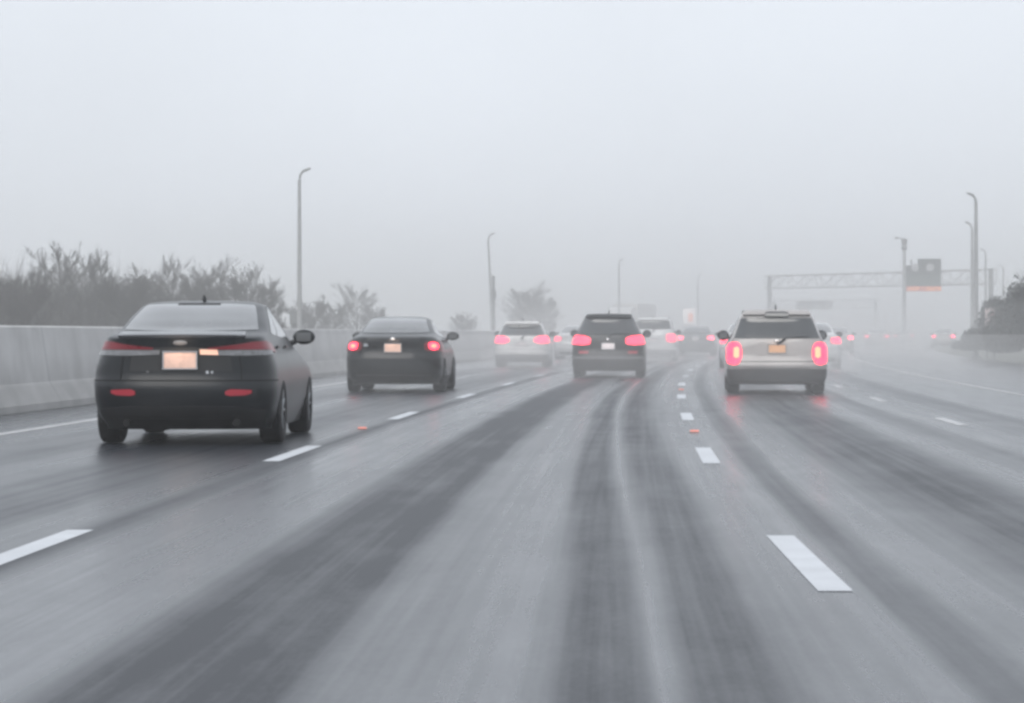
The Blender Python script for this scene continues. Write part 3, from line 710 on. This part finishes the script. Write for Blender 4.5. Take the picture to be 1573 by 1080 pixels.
def far_sign():
    Y = 462; k = Y / FPX; root = empty('overhead_sign', (px(1251, Y), Y, pz(476, Y))); tag(root, 'faint blank grey board on the distant gantry above the silver suv', 'sign')
    b = MB(); b.box((0, 0, 7 * k), (56 * k, .3, 13 * k), bev=.03); b.build('panel', mat('far_sign_panel', (.06, .062, .062), .6), root)
    b = MB(); b.box((-2, .3, 8 * k), (.1, .4, 15 * k)); b.box((2, .3, 8 * k), (.1, .4, 15 * k)); b.build('bracket', M_pole_dk, root)
far_sign()

def board(x0, x1, y0, y1, Y, label, m, m2, name='roadside_sign'):
    k = Y / FPX; X = px((x0 + x1) / 2, Y); root = empty(name, (X, Y, 0)); tag(root, label, 'sign')
    w_, z0, z1 = (x1 - x0) * k, pz(y1, Y), pz(y0, Y)
    b = MB(); b.box((0, 0, (z0 + z1) / 2), (w_, .06, z1 - z0), bev=.015); p = b.build('panel', m, root)
    b = MB(); b.box((w_ * .12, -.036, z0 + (z1 - z0) * .42), (w_ * .4, .012, (z1 - z0) * .55)); b.build('panel_marking', m2, p)
    for dx in (-.3, .3):
        b = MB(); b.tube([(w_ * dx, .06, 0), (w_ * dx, .06, z1 - .05)], .04, n=6); b.build('post', M_pole_dk, root)
M_pink = mat('faded_red_board', (.62, .30, .29), .6, var=.2); M_pinkw = mat('pale_board', (.72, .66, .66), .6, emit=(1, .8, .78), estr=.15)
board(1513, 1531, 473, 500, 114.5, 'pale sign with a faded red middle standing in the dark shrubs', mat('pale_sign_board', (.60, .50, .49), .6), M_pink)
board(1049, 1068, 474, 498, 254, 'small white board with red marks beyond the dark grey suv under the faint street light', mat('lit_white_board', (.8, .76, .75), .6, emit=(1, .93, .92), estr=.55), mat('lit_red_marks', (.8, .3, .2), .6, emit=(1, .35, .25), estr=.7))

# raised road studs
def stud(u, Y, label):
    root = empty('road_stud', (xc(Y) + u, Y, .004)); tag(root, label, 'road stud', 'reflective studs along the lane lines')
    b = MB(); b.box((0, 0, .012), (.12, .12, .02), bev=.008); b.build('base', mat('stud_body', (.6, .6, .6), .4), root)
    b = MB(); b.box((0, -.055, .016), (.10, .03, .02), bev=.004); b.build('reflector', mat('stud_lens', (.8, .3, .25), .3, emit=(1, .42, .33), estr=.4), root)  # glint of the reflector put in as emission
stud(1.86, 32.2, 'nearer reflective stud between two white dashes left of the silver suv')
stud(1.86, 56.0, 'farther reflective stud on the dashed line beside the silver suv')
stud(-2.02, 33.2, 'reflective stud on the dashed line right of the big black sedan')

# ------------------------------------------------------------------ vegetation
M_bark = mat('bare_bark', (.060, .056, .055), .9, var=.3)
M_twig = mat('bare_twigs', (.048, .044, .043), .9, var=.3)
M_ever = mat('evergreen_leaf', (.008, .010, .009), .8, var=.5, scale=1.5)
TW = 1.25
def tri_twig(V, F, p, d, l, r):
    u = d.orthogonal().normalized(); v = d.cross(u); i = len(V)
    r *= TW
    V += [p + u * r, p - u * r * .5 + v * r * .8, p - u * r * .5 - v * r * .8, p + d * l]
    F += [(i, i + 1, i + 3), (i + 1, i + 2, i + 3), (i + 2, i, i + 3)]
def make_tree_mesh(seed, H=5.0, spread=.42, dens=1.0, wide=.3):
    """upright bare tree: a leader with rising limbs all the way up, each limb split into finer and finer twigs"""
    rnd = random.Random(seed); mb = MB(); V = []; F = []
    def limb(p, d, l, r, lev):
        n = 4; pts = [p]; rad = [r]; dd = d.copy()
        for k in range(n):
            dd = (dd + Vector((rnd.uniform(-.14, .14), rnd.uniform(-.14, .14), rnd.uniform(.0, .14)))).normalized()
            pts.append(pts[-1] + dd * l / n); rad.append(max(.005, r * (1 - .8 * (k + 1) / n)))
        if lev < 2: mb.tube(pts, rad, n=5, cap=False)
        else:
            for a, b_, ra in zip(pts[:-1], pts[1:], rad): tri_twig(V, F, a, (b_ - a).normalized(), (b_ - a).length * 1.15, max(ra, .008))
        if lev < 3:
            for k in range(int((10, 10, 7)[lev] * dens)):
                f = rnd.uniform(.15, 1) * n; i = min(n - 1, int(f)); q = pts[i].lerp(pts[i + 1], f - i)
                t = (dd * .9 + Vector((rnd.gauss(0, spread), rnd.gauss(0, spread), rnd.gauss(.12, .2)))).normalized()
                limb(q, t, l * rnd.uniform(.3, .55), rad[i] * .5, lev + 1)
    n = 10; pts = [Vector((0, 0, 0))]; lean = Vector((rnd.uniform(-.06, .06), rnd.uniform(-.06, .06), 1))
    for k in range(n): pts.append(pts[-1] + (lean + Vector((rnd.uniform(-.09, .09), rnd.uniform(-.09, .09), 0))).normalized() * H * .8 / n)
    mb.tube(pts, [.075 * H / 5 * (1 - .85 * k / n) for k in range(n + 1)], n=7, cap=False)
    for k in range(24):
        f = .10 + .88 * (k + rnd.random() * .8) / 24; q = pts[int(f * n)].lerp(pts[min(n, int(f * n) + 1)], f * n % 1)
        a = k * 2.4 + rnd.uniform(-.5, .5); up = rnd.uniform(.7, 1.3)
        t = Vector((math.cos(a), math.sin(a), up)).normalized()
        l = H * wide * (1.25 - abs(f - .45) * 1.1) * rnd.uniform(.75, 1.25)
        limb(q, t, l, .03 * H / 5 * (1.2 - f), 0 if dens > 1.15 and k % 3 == 0 else 1)
    me = bpy.data.meshes.new('twigs'); me.from_pydata([tuple(v) for v in V], [], F); me.materials.append(M_twig)
    return mb, me
protos = []
for sd_, sp_, dn, wd_ in ((11, .5, 1.2, .34), (23, .42, 1.1, .3), (37, .6, 1.25, .38), (41, .36, 1.0, .24)):
    tr, me = make_tree_mesh(sd_, 5.0, sp_, dn, wd_); print('TREE', len(me.polygons)); bmt = tr
    bmesh.ops.recalc_face_normals(bmt.bm, faces=bmt.bm.faces); tm_ = bpy.data.meshes.new('trunk'); bmt.bm.to_mesh(tm_); bmt.bm.free(); tm_.materials.append(M_bark)
    zmax = max(v.co.z for v in me.vertices); protos.append((tm_, me, zmax))
def tree(x, ytop, Y, v, label, wide=1.0, group='bare trees beyond the barrier'):
    tm_, me, zm = protos[v % 4]; s = pz(ytop, Y) / zm * 1.07
    root = empty('bare_tree', (px(x, Y), Y, -.05), random.uniform(0, 6.28)); root.scale = (s * wide, s * wide, s); tag(root, label, 'tree', group)
    for nm, d in (('trunk', tm_), ('crown', me)):
        o = bpy.data.objects.new(nm, d); C.objects.link(o); o.parent = root
T = [(12, 408, 116, 2, 1.3, 'dark bare tree cut by the photo edge at the far left end of the row'),
     (45, 425, 112, 0, 1.2, 'low dark bare tree second from the left end of the row'),
     (95, 376, 121, 3, 1.1, 'tall thin bare tree, highest above the barrier left of the big black sedan'),
     (122, 384, 124, 1, 1.0, 'slender bare tree touching the right side of the tallest left one'),
     (150, 392, 126, 3, 1.0, 'slim bare tree just right of the tallest pair above the barrier'),
     (182, 418, 127, 2, 1.2, 'bushy bare tree above the left roof corner of the big black sedan'),
     (210, 411, 129, 0, 1.2, 'bare tree over the left part of the big black sedan roof'),
     (236, 420, 131, 2, 1.1, 'short bare tree between two taller ones over the black sedan roof'),
     (264, 395, 134, 3, .9, 'slender pointed bare tree just left of the sedan antenna'),
     (300, 412, 137, 2, 1.0, 'low bare tree directly above the sedan antenna'),
     (322, 396, 139, 1, 1.1, 'dense bare tree rising just right of the sedan antenna'),
     (350, 415, 143, 0, 1.2, 'bushy bare tree over the right half of the black sedan roof'),
     (382, 408, 148, 3, 1.0, 'thin bare tree near the right roof corner of the big black sedan'),
     (405, 425, 152, 2, 1.1, 'short bare tree where the dark row starts to fade'),
     (482, 455, 186, 0, 1.3, 'pale low bare tree just right of the tallest street light'),
     (512, 462, 193, 2, 1.2, 'pale low bare tree between the tallest street light and the second sedan'),
     (550, 434, 204, 1, 1.3, 'pale rounded bare tree above the left roof corner of the second black sedan'),
     (578, 470, 212, 2, 1.2, 'very low pale bare tree over the roof of the second black sedan'),
     (713, 480, 245, 2, 1.5, 'small lone pale bare tree between the second black sedan and the white suv'),
     (802, 434, 283, 0, 1.25, 'pale broad bare tree standing above the white suv roof'),
     (834, 452, 286, 2, 1.3, 'pale lower bare tree just right of the broad one above the white suv')]
for (x, yt, Y, v, wd, lab) in T: tree(x, yt, Y, v, lab, wd)

def thicket(name, region, n, m, label, cat, kind='stuff', seed=1, lmin=.5, lmax=1.5, r=.02, leaf=0):
    rnd = random.Random(seed); V = []; F = []
    for _ in range(n):
        p, h = region(rnd)
        d = Vector((rnd.gauss(0, .35), rnd.gauss(0, .35), 1)).normalized()
        tri_twig(V, F, p, d, h * rnd.uniform(lmin, lmax), r)
        for k in range(4):
            q = p + d * h * rnd.uniform(.2, .8); t = (d + Vector((rnd.gauss(0, .7), rnd.gauss(0, .7), rnd.gauss(.1, .5)))).normalized()
            tri_twig(V, F, q, t, h * rnd.uniform(.2, .45), r * .7)
    me = bpy.data.meshes.new(name); me.from_pydata([tuple(v) for v in V], [], F); me.materials.append(m)
    o = bpy.data.objects.new(name, me); C.objects.link(o); tag(o, label, cat, kind=kind)
def reg_left(rnd):
    t = rnd.random() ** .8; Y = 100 + 125 * t
    off = -29 - rnd.random() * 7
    h = (2.7 + .7 * math.sin(Y * .35) + .5 * math.sin(Y * .9 + 1)) * (1 if Y < 150 else max(.28, 1 - (Y - 150) / 60))
    return Vector((xc(Y) + off, Y, rnd.uniform(-.05, .7))), h
thicket('thicket', reg_left, 19000, M_twig, 'dark tangled undergrowth of bare stems beyond the barrier below the trees', 'undergrowth', seed=2)

def shrub(x, ytop, Y, wid, label, seed, base=.9, tone=None):
    """dense shrub: stems and many small leaf faces through an uneven volume"""
    rnd = random.Random(seed); H = pz(ytop, Y) - base; X = px(x, Y)
    root = empty('shrub', (X, Y, base - .1)); tag(root, label, 'shrub', 'dark shrubs on the right bank')
    mb = MB()
    for k in range(7):
        a = rnd.uniform(0, 6.28); e = Vector((math.cos(a) * wid * .3, math.sin(a) * wid * .3, H * rnd.uniform(.6, .9)))
        mb.tube([(0, 0, 0), e * .5 + Vector((0, 0, .1)), e], [.05, .035, .012], n=5, cap=False)
    mb.build('stem', M_bark, root)
    V = []; F = []
    lobes = [(Vector((rnd.uniform(-.36, .36) * wid, rnd.uniform(-.36, .36) * wid, H * rnd.uniform(.15, .72))), rnd.uniform(.22, .36) * min(wid, H) + .12) for _ in range(13)]
    lobes.append((Vector((0, 0, H * .75)), .22 * H))
    for c, r_ in lobes:
        for _ in range(520):
            d = Vector((rnd.gauss(0, 1), rnd.gauss(0, 1), rnd.gauss(0, 1))).normalized() * r_ * rnd.random() ** .4 * rnd.uniform(.8, 1.25)
            p = c + d
            if p.z < 0: continue
            n = Vector((rnd.gauss(0, 1), rnd.gauss(0, 1), rnd.gauss(0, 1))).normalized(); u = n.orthogonal().normalized(); v = n.cross(u); s = rnd.uniform(.03, .075); i = len(V)
            V += [p + u * s * 1.6, p + v * s * .7, p - u * s * 1.6, p - v * s * .7]; F.append((i, i + 1, i + 2, i + 3))
        for _ in range(26):
            d = Vector((rnd.gauss(0, .7), rnd.gauss(0, .7), rnd.gauss(.6, .6))).normalized(); tri_twig(V, F, c + d * r_ * .6, d, r_ * .9, .01)
    me = bpy.data.meshes.new('foliage'); me.from_pydata([tuple(v) for v in V], [], F); me.materials.append(tone or M_ever)
    o = bpy.data.objects.new('foliage', me); C.objects.link(o); o.parent = root
SH = [(1583, 424, 106, 2.4, 'tallest dark shrub cut by the right edge of the photo'),
      (1566, 446, 112, 1.9, 'dark shrub just left of the tallest one at the right edge'),
      (1549, 457, 117, 1.7, 'dark shrub behind the pale sign on the right bank'),
      (1531, 451, 124, 1.5, 'pointed dark shrub reaching over the pale sign'),
      (1560, 500, 104, 2.2, 'low dark shrub at the foot of the right bank near the photo edge'),
      (1535, 502, 112, 2.0, 'low dark shrub directly below the pale sign'),
      (1512, 503, 124, 1.9, 'low grey shrub at the foot of the tall right street light'),
      (1488, 520, 136, 1.8, 'smallest grey shrub at the left tip of the right bank')]
for i, (x, yt, Y, wd, lab) in enumerate(SH): shrub(x, yt, Y, wd, lab, 50 + i, base=.75 if i < 5 else .5)

# ------------------------------------------------------------------ air
def volbox(name, verts, faces, dens, col, aniso):
    me = bpy.data.meshes.new(name); me.from_pydata(verts, [], faces)
    m = bpy.data.materials.new(name + '_air'); m.use_nodes = True; t = m.node_tree; t.nodes.clear()
    v = n_(t, 'ShaderNodeVolumePrincipled'); v.inputs['Density'].default_value = dens; v.inputs['Color'].default_value = (*col, 1); v.inputs['Anisotropy'].default_value = aniso
    o_ = n_(t, 'ShaderNodeOutputMaterial'); t.links.new(v.outputs[0], o_.inputs['Volume']); me.materials.append(m)
    bm = bmesh.new(); bm.from_mesh(me); bmesh.ops.recalc_face_normals(bm, faces=bm.faces); bm.to_mesh(me); bm.free()
    o = bpy.data.objects.new(name, me); C.objects.link(o); return o
def bx(x0, x1, y0, y1, z0, z1):
    V = [(x, y, z) for z in (z0, z1) for y in (y0, y1) for x in (x0, x1)]
    return V, [(0, 1, 3, 2), (4, 6, 7, 5), (0, 4, 5, 1), (2, 3, 7, 6), (0, 2, 6, 4), (1, 5, 7, 3)]
V, F = bx(-905, 905, -65, 905, -1.1, 14)
tag(volbox('haze', V, F, .0018, (.985, .975, .965), .25), 'pale grey rain haze filling the air over the highway', 'haze', kind='stuff')
# wheel spray hanging low over the lanes: nested wedges that thin out upwards and towards the camera
def spray(u0, u1, Ya, Yb, top, dens, name, label):
    V = []; F = []; Ys = [Ya, Ya + 1.5, Ya + 30, Ya + 60, Ya + 110, Ya + 180, Ya + 270]
    hs = [.02, 1, 1, 1, 1, 1, 1]
    for Y, h in zip(Ys, hs):
        V += [(xc(Y) + u0, Y, -.02), (xc(Y) + u1, Y, -.02), (xc(Y) + u1 - .5, Y, top * h), (xc(Y) + u0 + .5, Y, top * h)]
    n = len(Ys)
    for i in range(n - 1):
        a = 4 * i
        for k in range(4): F.append((a + k, a + (k + 1) % 4, a + 4 + (k + 1) % 4, a + 4 + k))
    F += [(0, 3, 2, 1), (4 * n - 4, 4 * n - 3, 4 * n - 2, 4 * n - 1)]
    tag(volbox(name, V, F, dens, (.985, .975, .965), .25), label, 'spray', kind='stuff')
spray(-60, 50, 36, 330, 11.0, .0021, 'rain_mist', 'tall thin rain mist drifting across the highway beyond the first black sedan')
spray(-7.4, 12.5, 50, 320, 1.1, .0055, 'road_spray', 'lowest layer of wheel spray hugging the wet lanes')
spray(-7.3, 12.7, 62, 320, 2.0, .0042, 'road_spray', 'middle layer of wheel spray over the lanes at car height')
spray(-7.1, 12.9, 78, 320, 3.2, .003, 'road_spray', 'upper thin layer of wheel spray above the distant cars')

def plume(x, Yr, s_, dens, length=5.0, wid=2.7, hgt=1.1, label=''):
    """spray thrown up behind a car: one closed soft-edged body of droplets"""
    X, Y, rz = at(x, Yr, -length * .75, s_)
    b = bmesh.new(); bmesh.ops.create_uvsphere(b, u_segments=24, v_segments=14, radius=.5)
    for v in b.verts:
        t = v.co.y + .5                               # 0 trailing end, 1 at the bumper
        v.co = Vector((v.co.x * wid * (.75 + .3 * (1 - t)), v.co.y * length, max(-.01, .16 + v.co.z * hgt * (1.25 - .35 * t))))
    me_ = bpy.data.meshes.new('wheel_spray'); b.to_mesh(me_); b.free()
    o = volbox('wheel_spray', [tuple(v.co) for v in me_.vertices], [tuple(p.vertices) for p in me_.polygons], dens, (.985, .975, .965), .25)
    o.location = (X, Y, .012); o.rotation_euler = (0, 0, rz); tag(o, label, 'spray', kind='stuff')
plume(603, 53.6, .04, .018, label='faint spray trailing the smaller black sedan')
plume(934, 72.2, .06, .05, label='spray trailing the dark grey suv')
plume(1194, 52.7, .0586, .045, label='spray trailing the silver suv')
plume(801, 94, .05, .09, 6, 2.9, 1.3, label='thick spray trailing the white suv')
plume(1002, 113, .09, .14, 7, 2.9, 1.4, label='thick spray trailing the pale suv')
plume(1252, 86, .08, .16, 6, 2.9, 1.5, label='thick spray trailing the white sedan beyond the silver suv')
